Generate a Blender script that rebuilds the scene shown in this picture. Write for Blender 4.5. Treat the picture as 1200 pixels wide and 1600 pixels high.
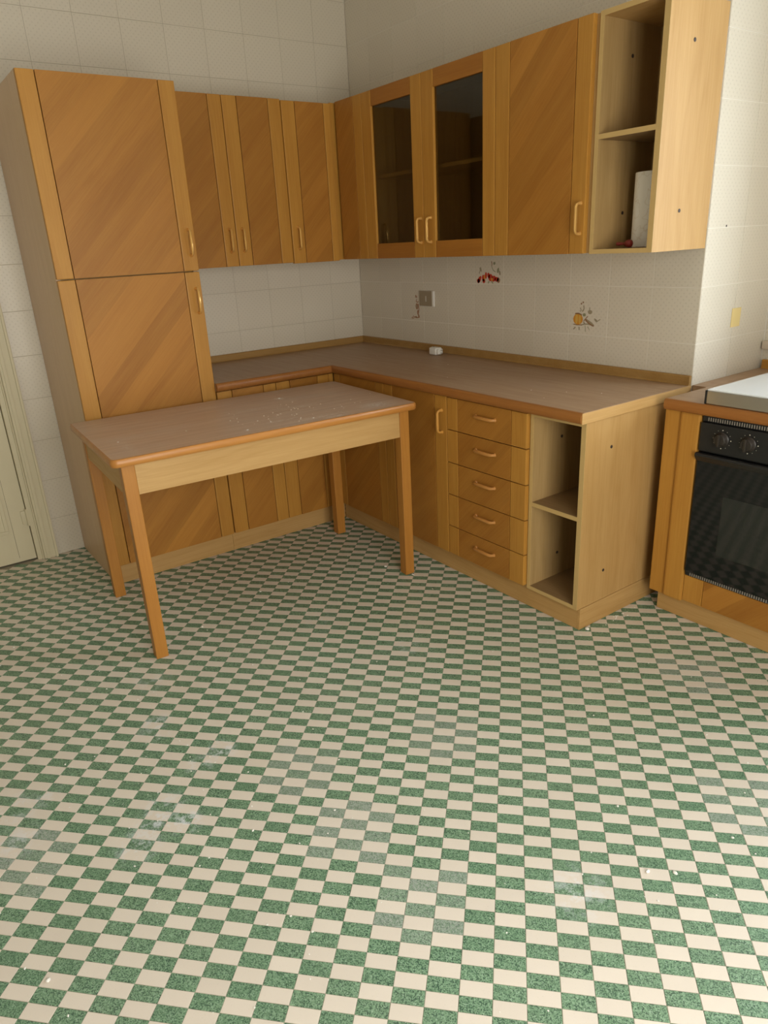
import bpy, bmesh, math, random
from mathutils import Vector, Matrix
random.seed(7)
for o in list(bpy.data.objects): bpy.data.objects.remove(o, do_unlink=True)
SC = bpy.context.scene
COL = SC.collection

# ------------------------------------------------------------------ camera
F_PX = 1101.377
CAM = Vector((-2.6, -3.8462, 1.4644))
YAW, PITCH, ROLL = 0.6099, -0.3639, -0.0525
def cam_axes():
    sy, cy, sp, cp = math.sin(YAW), math.cos(YAW), math.sin(PITCH), math.cos(PITCH)
    f = Vector((sy*cp, cy*cp, sp)); r = Vector((cy, -sy, 0)); u = r.cross(f)
    c, s = math.cos(ROLL), math.sin(ROLL)
    return c*r + s*u, -s*r + c*u, f
CR, CU, CF = cam_axes()
cam_data = bpy.data.cameras.new('camera')
cam_data.sensor_fit = 'HORIZONTAL'; cam_data.sensor_width = 36.0
cam_data.lens = 36.0*F_PX/1200.0
cam_data.clip_start = 0.05
cam = bpy.data.objects.new('camera', cam_data); COL.objects.link(cam)
M3 = Matrix((CR, CU, -CF)).transposed()
cam.matrix_world = Matrix.Translation(CAM) @ M3.to_4x4()
SC.camera = cam
def to_px(p):
    q = Vector(p)-CAM; z = q.dot(CF)
    if z < 0.05: return None
    return 600+F_PX*q.dot(CR)/z, 800-F_PX*q.dot(CU)/z, z

# ------------------------------------------------------------------ world, lights, exposure
SC.view_settings.view_transform = 'Standard'; SC.view_settings.look = 'None'
SC.view_settings.gamma = 1.0; SC.view_settings.use_curve_mapping = False
SC.view_settings.exposure = 0.0
world = bpy.data.worlds.new('sky'); SC.world = world; world.use_nodes = True
wn = world.node_tree; bg = wn.nodes['Background']
bg.inputs[0].default_value = (0.80, 0.88, 1.0, 1); bg.inputs[1].default_value = 1.2
def area(name, loc, rot, sx, sy, power, color):
    l = bpy.data.lights.new(name, 'AREA'); l.shape = 'RECTANGLE'; l.size = sx; l.size_y = sy
    l.energy = power; l.color = color
    o = bpy.data.objects.new(name, l); COL.objects.link(o); o.location = loc; o.rotation_euler = rot
    return o
# daylight through a guessed window beside the cooker (wall at x=0.52) and through a guessed balcony door behind the camera
WIN = dict(y0=-4.30, y1=-3.00, z0=1.0, z1=2.35)
DOOR = dict(x0=-2.95, x1=-1.35, z0=0.08, z1=2.15)
area('window_daylight', (0.92, (WIN['y0']+WIN['y1'])/2, (WIN['z0']+WIN['z1'])/2), (0, math.radians(90), 0), 1.33, 1.28, 98, (0.80, 0.89, 1.0))
area('balcony_daylight', ((DOOR['x0']+DOOR['x1'])/2, -4.88, 1.12), (math.radians(90), 0, 0), 1.58, 2.05, 100, (1.0, 0.94, 0.86))

# ------------------------------------------------------------------ node helpers
class NT:
    def __init__(s, name):
        s.m = bpy.data.materials.new(name); s.m.use_nodes = True; s.t = s.m.node_tree
        s.b = s.t.nodes['Principled BSDF']; s.out = s.t.nodes['Material Output']
    def n(s, typ, **kw):
        x = s.t.nodes.new(typ)
        for k, v in kw.items(): setattr(x, k, v)
        return x
    def put(s, sock, v):
        if isinstance(v, bpy.types.NodeSocket): s.t.links.new(v, sock)
        elif v is not None:
            if isinstance(v, (tuple, list)) and len(v) == 3 and sock.type == 'RGBA': v = (*v, 1)
            sock.default_value = v
    def math(s, op, a, b=None, c=None, clamp=False):
        x = s.n('ShaderNodeMath', operation=op, use_clamp=clamp); s.put(x.inputs[0], a)
        if b is not None: s.put(x.inputs[1], b)
        if c is not None: s.put(x.inputs[2], c)
        return x.outputs[0]
    def vmath(s, op, a, b=None):
        x = s.n('ShaderNodeVectorMath', operation=op); s.put(x.inputs[0], a)
        if b is not None: s.put(x.inputs[1], b)
        return x.outputs['Value'] if op in ('DOT_PRODUCT', 'LENGTH', 'DISTANCE') else x.outputs[0]
    def comb(s, x, y, z):
        c = s.n('ShaderNodeCombineXYZ'); s.put(c.inputs[0], x); s.put(c.inputs[1], y); s.put(c.inputs[2], z); return c.outputs[0]
    def noise(s, vec, scale=1.0, detail=3, rough=0.5):
        x = s.n('ShaderNodeTexNoise'); s.put(x.inputs['Vector'], vec); x.inputs['Scale'].default_value = scale
        x.inputs['Detail'].default_value = detail; x.inputs['Roughness'].default_value = rough
        return x.outputs[0]
    def white(s, vec):
        x = s.n('ShaderNodeTexWhiteNoise', noise_dimensions='3D'); s.put(x.inputs['Vector'], vec); return x.outputs['Value']
    def voro(s, vec, scale, feature='F1', rnd=1.0):
        x = s.n('ShaderNodeTexVoronoi', feature=feature); s.put(x.inputs['Vector'], vec); x.inputs['Scale'].default_value = scale
        x.inputs['Randomness'].default_value = rnd
        return x
    def mix(s, fac, a, b, blend='MIX'):
        x = s.n('ShaderNodeMix', data_type='RGBA', blend_type=blend); s.put(x.inputs[0], fac)
        s.put(x.inputs[6], a); s.put(x.inputs[7], b); return x.outputs[2]
    def ramp(s, v, lo, hi, a=0.0, b=1.0):
        x = s.n('ShaderNodeMapRange'); s.put(x.inputs[0], v); x.inputs[1].default_value = lo; x.inputs[2].default_value = hi
        x.inputs[3].default_value = a; x.inputs[4].default_value = b; return x.outputs[0]
    def obj(s): return s.n('ShaderNodeTexCoord').outputs['Object']
    def rnd(s): return s.n('ShaderNodeObjectInfo').outputs['Random']
    def pos(s): return s.n('ShaderNodeNewGeometry').outputs['Position']
    def bump(s, h, strength=0.2, dist=0.001):
        x = s.n('ShaderNodeBump'); s.put(x.inputs['Height'], h); x.inputs['Strength'].default_value = strength
        x.inputs['Distance'].default_value = dist; s.t.links.new(x.outputs[0], s.b.inputs['Normal'])
    def base(s, c, rough=0.5, metal=0.0, coat=0.0, spec=0.5):
        s.put(s.b.inputs['Base Color'], c); s.put(s.b.inputs['Roughness'], rough); s.put(s.b.inputs['Metallic'], metal)
        s.b.inputs['Coat Weight'].default_value = coat; s.b.inputs['Coat Roughness'].default_value = 0.25
        s.b.inputs['Specular IOR Level'].default_value = spec
        return s.m

R2 = 1/math.sqrt(2)
DIRS = {'z': ((0,0,1), (R2,R2,0), (R2,-R2,0)), 'x': ((1,0,0), (0,0,1), (0,1,0)), 'y': ((0,1,0), (0,0,1), (1,0,0)),
        'dA': ((R2,0,R2), (-R2,0,R2), (0,1,0)), 'dB': ((0,-R2,R2), (0,R2,R2), (1,0,0)),
        'xt': ((1,0,0), (0,1,0), (0,0,1)), 'yt': ((0,1,0), (1,0,0), (0,0,1))}
def wood(name, d, light, dark, strips=0.0, rough=0.42, fig=1.0, oak=False, coat=0.0, spec=0.3, tone=0.10):
    n = NT(name); al, ac, th = DIRS[d]
    r = n.rnd(); P = n.vmath('ADD', n.obj(), n.comb(n.math('MULTIPLY', r, 7.3), n.math('MULTIPLY', r, 3.1), n.math('MULTIPLY', r, 5.7)))
    s, t, w = (n.vmath('DOT_PRODUCT', P, v) for v in (al, ac, th))
    fine = n.noise(n.comb(n.math('MULTIPLY', s, 6), n.math('MULTIPLY', t, 170), n.math('MULTIPLY', w, 170)), 1, 3, 0.6)
    broad = n.noise(n.comb(n.math('MULTIPLY', s, 1.6), n.math('MULTIPLY', t, 17), n.math('MULTIPLY', w, 17)), 1, 3, 0.55)
    v = n.math('ADD', n.math('MULTIPLY', n.ramp(fine, 0.3, 0.7), 0.45*fig), n.math('MULTIPLY', n.ramp(broad, 0.3, 0.7), 0.55))
    if oak:   # flame figure of oak laminate
        dist = n.noise(n.comb(n.math('MULTIPLY', s, 1.1), n.math('MULTIPLY', t, 5), n.math('MULTIPLY', w, 5)), 1, 2, 0.5)
        ring = n.math('SINE', n.math('ADD', n.math('MULTIPLY', t, 120), n.math('MULTIPLY', dist, 42)))
        ring = n.math('POWER', n.ramp(ring, -1, 1), 3)
        v = n.math('ADD', n.math('MULTIPLY', v, 0.75), n.math('MULTIPLY', ring, 0.16))
    c = n.mix(v, light, dark)
    if strips:
        wob = n.math('ADD', n.math('DIVIDE', t, strips), n.math('MULTIPLY', r, 9.0))
        idx = n.math('FLOOR', wob)
        k = n.white(n.comb(idx, n.math('MULTIPLY', r, 31), 2.0))
        c = n.mix(n.ramp(k, 0, 1, 0.0, 0.20), c, tuple(x*0.66 for x in dark))
        k2 = n.white(n.comb(idx, n.math('MULTIPLY', r, 17), 5.0))
        c = n.mix(n.ramp(k2, 0.72, 1.0, 0.0, 0.22), c, tuple(min(1, x*1.5) for x in light))
    c = n.mix(n.ramp(r, 0, 1, 0.0, tone), c, tuple(x*0.5 for x in dark))
    n.bump(n.math('MULTIPLY', fine, 1.0), 0.12, 0.0006)
    return n.base(c, n.ramp(fine, 0.2, 0.8, rough-0.05, rough+0.08), coat=coat, spec=spec)

HON_L, HON_D = (0.50, 0.250, 0.046), (0.39, 0.170, 0.026)
PAN_L, PAN_D = (0.43, 0.195, 0.034), (0.315, 0.122, 0.017)
OAK_L, OAK_D = (0.53, 0.325, 0.125), (0.40, 0.222, 0.066)
M = {}
for d in ('z', 'x', 'y'):
    M['honey_'+d] = wood('honey_wood_'+d, d, HON_L, HON_D)
    M['oak_'+d] = wood('oak_laminate_'+d, d, OAK_L, OAK_D, oak=True, rough=0.5)
    M['trim_'+d] = wood('edge_wood_'+d, d, *{'x': ((0.50, 0.22, 0.050), (0.38, 0.15, 0.030)), 'y': ((0.36, 0.145, 0.034), (0.27, 0.10, 0.022)), 'z': (HON_L, HON_D)}[d], rough=0.34, coat=0.12)  # table edge tone lightened for its stronger light, worktop edge tone darker
M['edge_z'] = wood('pale_edge_strip', 'z', (0.55, 0.375, 0.15), (0.48, 0.32, 0.12), fig=0.4)
M['edge_y'] = wood('pale_edge_strip_y', 'y', (0.55, 0.375, 0.15), (0.48, 0.32, 0.12), fig=0.4)
M['panel_A'] = wood('diagonal_veneer_back', 'dA', PAN_L, PAN_D, strips=0.085, fig=0.9, tone=0.16)
M['panel_B'] = wood('diagonal_veneer_right', 'dB', PAN_L, PAN_D, strips=0.085, fig=0.9, tone=0.16)
M['rail'] = wood('rail_wood', 'y', (0.38, 0.155, 0.024), (0.30, 0.115, 0.017))
M['leg'] = wood('table_leg_wood', 'z', (0.46, 0.205, 0.040), (0.36, 0.145, 0.024), rough=0.38)
M['side'] = wood('tall_side_laminate', 'z', (0.62, 0.42, 0.245), (0.53, 0.345, 0.185), rough=0.34, fig=0.5, spec=0.5)
M['upstand'] = wood('upstand_wood', 'x', (0.42, 0.25, 0.085), (0.33, 0.18, 0.05))
M['inner'] = wood('inner_laminate', 'z', (0.47, 0.31, 0.13), (0.33, 0.20, 0.07), oak=True, rough=0.5)
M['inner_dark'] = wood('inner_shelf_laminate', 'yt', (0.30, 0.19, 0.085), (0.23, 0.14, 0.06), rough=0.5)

def laminate(name, c1, c2, d, dust, spots=()):
    n = NT(name); al, ac, th = DIRS[d]; P = n.obj()
    s, t = n.vmath('DOT_PRODUCT', P, al), n.vmath('DOT_PRODUCT', P, ac)
    g = n.noise(n.comb(n.math('MULTIPLY', s, 3), n.math('MULTIPLY', t, 40), 0.0), 1, 4, 0.6)
    c = n.mix(n.ramp(g, 0.3, 0.7), c1, c2)
    b = n.noise(n.comb(n.math('MULTIPLY', s, 2.5), n.math('MULTIPLY', t, 7), 3.0), 1, 5, 0.65)
    c = n.mix(n.ramp(b, 0.48, 0.8, 0, dust), c, (0.56, 0.50, 0.45))
    for (x, y, rx, ry, k) in spots:
        dx = n.math('DIVIDE', n.math('SUBTRACT', s if d == 'xt' else t, x), rx); dy = n.math('DIVIDE', n.math('SUBTRACT', t if d == 'xt' else s, y), ry)
        rr = n.math('SQRT', n.math('ADD', n.math('MULTIPLY', dx, dx), n.math('MULTIPLY', dy, dy)))
        nn = n.noise(P, 90, 4, 0.7)
        m = n.math('MULTIPLY', n.ramp(rr, 0.1, 1.0, 1, 0), n.ramp(nn, 0.42, 0.62), clamp=True)
        c = n.mix(n.math('MULTIPLY', m, k), c, (0.72, 0.68, 0.62))
    return n.base(c, n.ramp(g, 0.2, 0.8, 0.36, 0.46), spec=0.4)
M['worktop'] = laminate('worktop_laminate', (0.40, 0.255, 0.145), (0.35, 0.215, 0.12), 'yt', 0.14)
M['tabletop'] = laminate('table_laminate', (0.56, 0.39, 0.27), (0.47, 0.315, 0.21), 'xt', 0.45,
    [(0.24, 0.166, 0.03, 0.035, 1.0), (0.499, -0.277, 0.10, 0.07, 0.8), (0.258, -0.337, 0.07, 0.012, 1.0), (0.057, -0.245, 0.10, 0.02, 0.7),
     (0.20, -0.30, 0.22, 0.035, 0.45), (-0.113, -0.297, 0.02, 0.02, 0.8), (0.237, -0.062, 0.10, 0.02, 0.5), (0.05, 0.03, 0.16, 0.03, 0.3), (-0.55, -0.22, 0.03, 0.12, 0.3)])

def plain(name, c, rough=0.5, metal=0.0, **k):
    n = NT(name); return n.base(c, rough, metal, **k)
def plaster(name, c):
    n = NT(name); g = n.noise(n.pos(), 3, 5, 0.6)
    return n.base(n.mix(n.ramp(g, 0.35, 0.65), c, tuple(x*0.93 for x in c)), 0.85)
M['plaster'] = plaster('white_plaster', (0.56, 0.50, 0.40))
M['ceiling'] = plaster('ceiling_plaster', (0.64, 0.60, 0.52))
M['joint'] = plain('tile_joint', (0.36, 0.31, 0.22), 0.9)
M['joint_white'] = plain('tile_joint_white', (0.86, 0.82, 0.74), 0.9)
def wall_tile():
    n = NT('cream_wall_tile'); P = n.obj(); r = n.rnd()
    # little diamond dots printed on a regular diagonal grid
    sx, sy, sz = (n.n('ShaderNodeSeparateXYZ'),)*3
    n.t.links.new(P, sx.inputs[0])
    u = n.math('ADD', sx.outputs[0], sx.outputs[1]); v = sx.outputs[2]
    k = 2*math.pi/0.024
    f = n.math('ADD', n.math('COSINE', n.math('MULTIPLY', n.math('ADD', u, v), k)), n.math('COSINE', n.math('MULTIPLY', n.math('SUBTRACT', u, v), k)))
    dots = n.ramp(f, 1.1, 1.6)
    c = n.mix(n.ramp(r, 0, 1), (0.67, 0.61, 0.50), (0.645, 0.585, 0.475))
    c = n.mix(n.math('MULTIPLY', dots, 0.32), c, (0.45, 0.40, 0.31))
    mott = n.noise(n.pos(), 2.2, 4, 0.6)
    c = n.mix(n.ramp(mott, 0.35, 0.75, 0, 0.12), c, (0.50, 0.46, 0.38))
    n.bump(n.math('MULTIPLY', dots, -1.0), 0.25, 0.0006)
    return n.base(c, 0.33, spec=0.45)
M['tile'] = wall_tile()

GX, GY, GI, GJ, GTH = -2.0102, -2.7611, 0.0693, 0.0341, -0.7959
E1 = (math.cos(GTH), math.sin(GTH)); E2 = (math.sin(GTH), -math.cos(GTH))
SMEARS = [(-2.125,-1.774,.06,.8),(-2.145,-1.81,.07,.5),(-2.012,-2.04,.06,.9),(-2.091,-2.062,.05,.9),(-2.242,-2.165,.08,.6),(-2.276,-2.208,.07,.9),(-2.21,-2.255,.06,1.0),
          (-2.344,-2.253,.08,.7),(-2.581,-1.901,.09,.5),(-2.596,-2.036,.08,.6),(-1.55,-3.07,.10,.55),(-2.06,-1.516,.09,.35),(-2.5,-1.9,.06,.5),(-1.19,-1.95,.10,.3),(-1.35,-1.55,.12,.25),(-2.65,-2.75,.06,.5)]
def floor_tile(green):
    n = NT('green_terrazzo_tile' if green else 'cream_cement_tile'); P = n.pos()
    q = n.vmath('SUBTRACT', P, (GX, GY, 0))
    i = n.math('DIVIDE', n.vmath('DOT_PRODUCT', q, (*E1, 0)), GI); j = n.math('DIVIDE', n.vmath('DOT_PRODUCT', q, (*E2, 0)), GJ)
    cell = n.white(n.comb(n.math('FLOOR', i), n.math('FLOOR', j), 1.0))
    bi = n.math('FLOOR', n.math('DIVIDE', n.math('ADD', i, 5), 3)); bj = n.math('FLOOR', n.math('DIVIDE', n.math('ADD', j, 16), 6))
    block = n.white(n.comb(bi, bj, 4.0)); block2 = n.white(n.comb(bi, bj, 9.0))
    if green:
        v = n.voro(P, 460).outputs['Color']; sep = n.n('ShaderNodeSeparateColor'); n.t.links.new(v, sep.inputs[0]); g = sep.outputs[0]; g2 = sep.outputs[1]
        c = n.mix(n.ramp(g, 0.2, 0.95), (0.13, 0.235, 0.135), (0.27, 0.42, 0.265))
        c = n.mix(n.ramp(g2, 0.70, 0.78), c, (0.045, 0.095, 0.06))
        c = n.mix(n.math('MULTIPLY', n.ramp(g2, 0.10, 0.06), 0.5), c, (0.42, 0.55, 0.42))
        gm = None                                     # the few floor tiles whose green chips have worn to grey
        for a_, b_ in ((0, 0), (1, 1), (2, -1), (6, 0), (6, -3), (2, 2), (-3, 2)):
            e_ = n.math('MULTIPLY', n.math('COMPARE', bi, float(a_), 0.1), n.math('COMPARE', bj, float(b_), 0.1))
            gm = e_ if gm is None else n.math('ADD', gm, e_)
        grey = n.math('MULTIPLY', n.math('MULTIPLY', gm, n.ramp(cell, 0.0, 0.5, 0.35, 1.0)), n.ramp(g, 0.45, 0.6, 0.25, 0.9))
        c = n.mix(grey, c, (0.40, 0.43, 0.38))
        c = n.mix(n.ramp(block2, 0.0, 1.0, 0.0, 0.22), c, (0.10, 0.20, 0.11))
        c = n.mix(n.ramp(cell, 0.0, 1.0, 0.0, 0.16), c, (0.08, 0.15, 0.09))
        rough = 0.34
    else:
        c = n.mix(cell, (0.70, 0.622, 0.525), (0.74, 0.662, 0.56))
        sp = n.voro(P, 160).outputs['Distance']
        c = n.mix(n.ramp(block2, 0.0, 1.0, 0.0, 0.15), c, (0.60, 0.51, 0.40))
        nn = n.noise(P, 400, 2); c = n.mix(n.ramp(nn, 0.66, 0.74, 0, 0.35), c, (0.42, 0.34, 0.25))
        rough = 0.38
    dirt = n.noise(P, 1.6, 5, 0.65)
    c = n.mix(n.ramp(dirt, 0.45, 0.8, 0, 0.13), c, (0.40, 0.35, 0.27))
    sm = None; nz = n.noise(P, 26, 6, 0.8)
    for (x, y, r, k) in SMEARS:
        dd = n.vmath('DISTANCE', P, (x, y, 0))
        m = n.ramp(dd, 0, r, k, 0); m.node.clamp = True
        sm = m if sm is None else n.math('MAXIMUM', sm, m)
    m = n.math('MULTIPLY', sm, n.ramp(nz, 0.48, 0.56), clamp=True)
    c = n.mix(n.math('MULTIPLY', m, 0.9), c, (0.74, 0.77, 0.80))
    return n.base(c, rough+.04, spec=0.3)
M['floor_green'] = floor_tile(True); M['floor_cream'] = floor_tile(False)
M['floor_joint'] = plain('floor_joint', (0.34, 0.30, 0.22), 0.9)
M['handle'] = plain('amber_handle', (0.56, 0.27, 0.055), 0.28, coat=0.3)
M['handle_wood'] = plain('wood_tone_handle', (0.47, 0.21, 0.05), 0.35)
M['handle_brass'] = plain('brass_handle', (0.75, 0.44, 0.13), 0.24, 0.45)
M['dark_seam_backing'] = plain('dark_seam_backing', (0.03, 0.018, 0.01), 0.9)
M['cap'] = plain('dark_hole_cap', (0.035, 0.022, 0.015), 0.6)
M['steel'] = plain('brushed_steel', (0.60, 0.57, 0.52), 0.30, 1.0)
M['lid'] = plain('polished_lid', (0.84, 0.88, 0.90), 0.14, 0.25)  # near-white, barely metallic colour stands in for the bright sky reflection
M['black'] = plain('black_enamel', (0.012, 0.012, 0.012), 0.28)
M['black_knob'] = plain('black_plastic', (0.028, 0.022, 0.017), 0.38)
M['oven_glass'] = plain('oven_glass', (0.008, 0.008, 0.008), 0.05)
M['oven_window'] = plain('oven_window_glass', (0.020, 0.021, 0.018), 0.06)
M['slot'] = plain('vent_slot_metal', (0.30, 0.27, 0.23), 0.5, 0.2)
M['mark'] = plain('printed_mark', (0.62, 0.58, 0.48), 0.6)
M['white_plastic'] = plain('white_plastic', (0.78, 0.76, 0.70), 0.35)
M['bronze_plate'] = plain('bronze_socket_plate', (0.33, 0.265, 0.175), 0.38, 0.35)
M['sponge'] = plain('yellow_adhesive', (0.72, 0.56, 0.24), 0.9)
M['red'] = plain('red_lacquer', (0.15, 0.014, 0.008), 0.42)
M['plaster_bit'] = plain('plaster_bits', (0.82, 0.79, 0.72), 0.9)
M['cream_paint'] = wood('cream_painted_wood', 'z', (0.60, 0.535, 0.365), (0.575, 0.51, 0.345), rough=0.42, fig=0.3, tone=0.03)
M['stone_sill'] = plaster('stone_sill', (0.56, 0.47, 0.36))
M['white_frame'] = plain('white_window_frame', (0.75, 0.73, 0.68), 0.4)
def glass(name, tint, gloss, rough=0.03):
    n = NT(name); n.t.nodes.remove(n.b)
    tr = n.n('ShaderNodeBsdfTransparent'); tr.inputs[0].default_value = (*tint, 1)
    gl = n.n('ShaderNodeBsdfGlossy'); gl.inputs['Roughness'].default_value = rough; gl.inputs['Color'].default_value = (.9, .9, .88, 1)
    lw = n.n('ShaderNodeLayerWeight'); lw.inputs[0].default_value = 0.5
    fr = n.math('ADD', n.math('MULTIPLY', n.math('POWER', lw.outputs['Facing'], 4.0), 0.8), gloss)
    mx = n.n('ShaderNodeMixShader'); n.t.links.new(fr, mx.inputs[0]); n.t.links.new(tr.outputs[0], mx.inputs[1]); n.t.links.new(gl.outputs[0], mx.inputs[2])
    n.t.links.new(mx.outputs[0], n.out.inputs[0]); return n.m
M['smoked'] = glass('smoked_glass', (0.62, 0.60, 0.50), 0.05)
M['clear'] = glass('clear_glass', (0.97, 0.98, 0.98), 0.03)
def paper():
    n = NT('printed_kitchen_paper'); P = n.obj()
    w = n.noise(P, 24, 2, 0.5); k = n.ramp(n.math('ABSOLUTE', n.math('SUBTRACT', w, 0.5)), 0.0, 0.02, 1, 0)
    c = n.mix(n.math('MULTIPLY', k, 0.5), (0.86, 0.83, 0.76), (0.62, 0.52, 0.36))
    return n.base(c, 0.9)
M['paper'] = paper()
for nm, c in dict(print_red=(0.50, 0.035, 0.012), print_orange=(0.60, 0.26, 0.03), print_brown=(0.28, 0.15, 0.07), print_green=(0.27, 0.27, 0.15), print_rust=(0.36, 0.17, 0.08), print_grey=(0.33, 0.28, 0.18), print_yellow=(0.62, 0.38, 0.08)).items():
    M[nm] = plain(nm, c, 0.35)

# ------------------------------------------------------------------ mesh helpers
def bm_box(bm, b, bev=0.0, seg=2):
    x0, x1, y0, y1, z0, z1 = b
    if x1 < x0: x0, x1 = x1, x0
    if y1 < y0: y0, y1 = y1, y0
    if z1 < z0: z0, z1 = z1, z0
    r = bmesh.ops.create_cube(bm, size=1.0)
    vs = r['verts']
    for v in vs:
        v.co = Vector(((x0+x1)/2+v.co.x*(x1-x0), (y0+y1)/2+v.co.y*(y1-y0), (z0+z1)/2+v.co.z*(z1-z0)))
    bev = min(bev, 0.45*min(x1-x0, y1-y0, z1-z0))
    if bev > 0:
        es = list({e for v in vs for e in v.link_edges})
        bmesh.ops.bevel(bm, geom=es, offset=bev, segments=seg, profile=0.6, affect='EDGES')
def bm_tube(bm, pts, r, sides=8, cap=True):
    pts = [Vector(p) for p in pts]; rings = []
    up = None
    for i, p in enumerate(pts):
        t = (pts[min(i+1, len(pts)-1)]-pts[max(i-1, 0)]).normalized()
        if up is None: up = t.orthogonal().normalized()
        up = (up - t*up.dot(t)).normalized(); w = t.cross(up)
        rr = r[i] if isinstance(r, (list, tuple)) else r
        rings.append([bm.verts.new(p+rr*(math.cos(a)*up+math.sin(a)*w)) for a in [2*math.pi*k/sides for k in range(sides)]])
    for a, b in zip(rings, rings[1:]):
        for k in range(sides): bm.faces.new((a[k], a[(k+1) % sides], b[(k+1) % sides], b[k]))
    if cap: bm.faces.new(rings[0][::-1]); bm.faces.new(rings[-1])
def bm_lathe(bm, prof, c, axis='z', sides=24):
    c = Vector(c); rings = []
    for r, h in prof:
        ring = []
        for k in range(sides):
            a = 2*math.pi*k/sides; ca, sa = r*math.cos(a), r*math.sin(a)
            o = {'z': (ca, sa, h), 'x': (h, ca, sa), 'y': (ca, h, sa)}[axis]
            ring.append(bm.verts.new(c+Vector(o)))
        rings.append(ring)
    for a, b in zip(rings, rings[1:]):
        for k in range(sides): bm.faces.new((a[k], a[(k+1) % sides], b[(k+1) % sides], b[k]))
    bm.faces.new(rings[0][::-1]); bm.faces.new(rings[-1])
def finish(bm, name, mat, parent=None, origin=None, smooth=False, kind=None, label=None):
    """bm in world coordinates; origin = world position of the new object's origin"""
    base = Vector(origin) if origin is not None else (parent['_o'].copy() if False else wpos(parent))
    for v in bm.verts: v.co -= base
    bmesh.ops.recalc_face_normals(bm, faces=bm.faces)
    me = bpy.data.meshes.new(name); bm.to_mesh(me); bm.free()
    if isinstance(mat, (list, tuple)):
        for m in mat: me.materials.append(m)
    else: me.materials.append(mat)
    if smooth:
        for p in me.polygons: p.use_smooth = True
        me.set_sharp_from_angle(angle=math.radians(40)) if hasattr(me, 'set_sharp_from_angle') else None
    o = bpy.data.objects.new(name, me); COL.objects.link(o)
    if parent is not None:
        o.parent = parent; o.location = base-wpos(parent)
    else: o.location = base
    WP[o.name] = base
    if kind: o['kind'] = kind
    if label: o['label'] = label
    return o
WP = {}
def wpos(o): return WP[o.name] if o is not None else Vector((0, 0, 0))
def thing(name, label, cat, loc, group=None):
    o = bpy.data.objects.new(name, None); o.empty_display_size = 0.1; COL.objects.link(o); o.location = loc
    o['label'] = label; o['category'] = cat
    if group: o['group'] = group
    WP[o.name] = Vector(loc); return o
def tag(o, label, cat, group=None):
    o['label'] = label; o['category'] = cat
    if group: o['group'] = group
    return o
def boxes(name, mat, parent, bl, bev=0.0, origin=None, **k):
    bm = bmesh.new()
    for b in bl: bm_box(bm, b, bev)
    return finish(bm, name, mat, parent, origin, **k)
def struct(name, mat, bl, bev=0.0, origin=(0, 0, 0)):
    o = boxes(name, mat, None, bl, bev, origin); o['kind'] = 'structure'; return o

# ------------------------------------------------------------------ floor
XL, YB, ZC, XW = -4.1, -4.8, 3.05, 0.52
floor = struct('floor', M['floor_joint'], [(XL, XW, YB, 0.15, -0.12, -0.0012)])
def tile_verts(i, j, h=0.0):
    g = 0.0006; a0, a1 = i*GI+g, (i+1)*GI-g; b0, b1 = j*GJ+g, (j+1)*GJ-g
    W = lambda a, b, z: (GX+a*E1[0]+b*E2[0], GY+a*E1[1]+b*E2[1], z)
    t = 0.0004
    return [W(a0-0.0002, b0-0.0002, -0.0012), W(a1+0.0002, b0-0.0002, -0.0012), W(a1+0.0002, b1+0.0002, -0.0012), W(a0-0.0002, b1+0.0002, -0.0012),
            W(a0+t, b0+t, h), W(a1-t, b0+t, h), W(a1-t, b1-t, h), W(a0+t, b1-t, h)]
TF = [(4, 7, 6, 5), (0, 4, 5, 1), (1, 5, 6, 2), (2, 6, 7, 3), (3, 7, 4, 0)]
cells = []
for i in range(-75, 75):
    for j in range(-140, 120):
        x = GX+(i+.5)*GI*E1[0]+(j+.5)*GJ*E2[0]; y = GY+(i+.5)*GI*E1[1]+(j+.5)*GJ*E2[1]
        if XL+0.03 < x < XW-0.03 and YB+0.03 < y < -0.0 and not (x > 0.0 and y > -2.28):
            p = to_px((x, y, 0)); vis = p is not None and -10 < p[0] < 1210 and 300 < p[1] < 1610
            cells.append((((CAM-Vector((x, y, 0))).length if vis else 1e3), i, j))
cells.sort()
single = cells[:298]; field = cells[298:]
def tile_mesh(name, green):
    vs = tile_verts(0, 0); c = Vector((GX+.5*(GI*E1[0]+GJ*E2[0]), GY+.5*(GI*E1[1]+GJ*E2[1]), 0))
    me = bpy.data.meshes.new(name); me.from_pydata([Vector(v)-c for v in vs], [], TF); me.materials.append(M['floor_green' if green else 'floor_cream']); me.update(); return me
TM = {True: tile_mesh('tile_green', True), False: tile_mesh('tile_cream', False)}
for k, (dd, i, j) in enumerate(single):
    o = bpy.data.objects.new('tile', TM[(i+j) % 2 == 1]); COL.objects.link(o); o.parent = floor
    o.location = (GX+(i+.5)*GI*E1[0]+(j+.5)*GJ*E2[0], GY+(i+.5)*GI*E1[1]+(j+.5)*GJ*E2[1], random.uniform(-0.0002, 0.0002))
V, Fc, MI = [], [], []
for (dd, i, j) in field:
    b = len(V); V += tile_verts(i, j); Fc += [tuple(b+q for q in f) for f in TF]; MI += [0 if (i+j) % 2 else 1]*5
me = bpy.data.meshes.new('tile_field'); me.from_pydata(V, [], Fc); me.materials.append(M['floor_green']); me.materials.append(M['floor_cream'])
me.polygons.foreach_set('material_index', MI); me.update()
tf = bpy.data.objects.new('tile_field', me); COL.objects.link(tf); tf.parent = floor; tf['kind'] = 'stuff'

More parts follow.
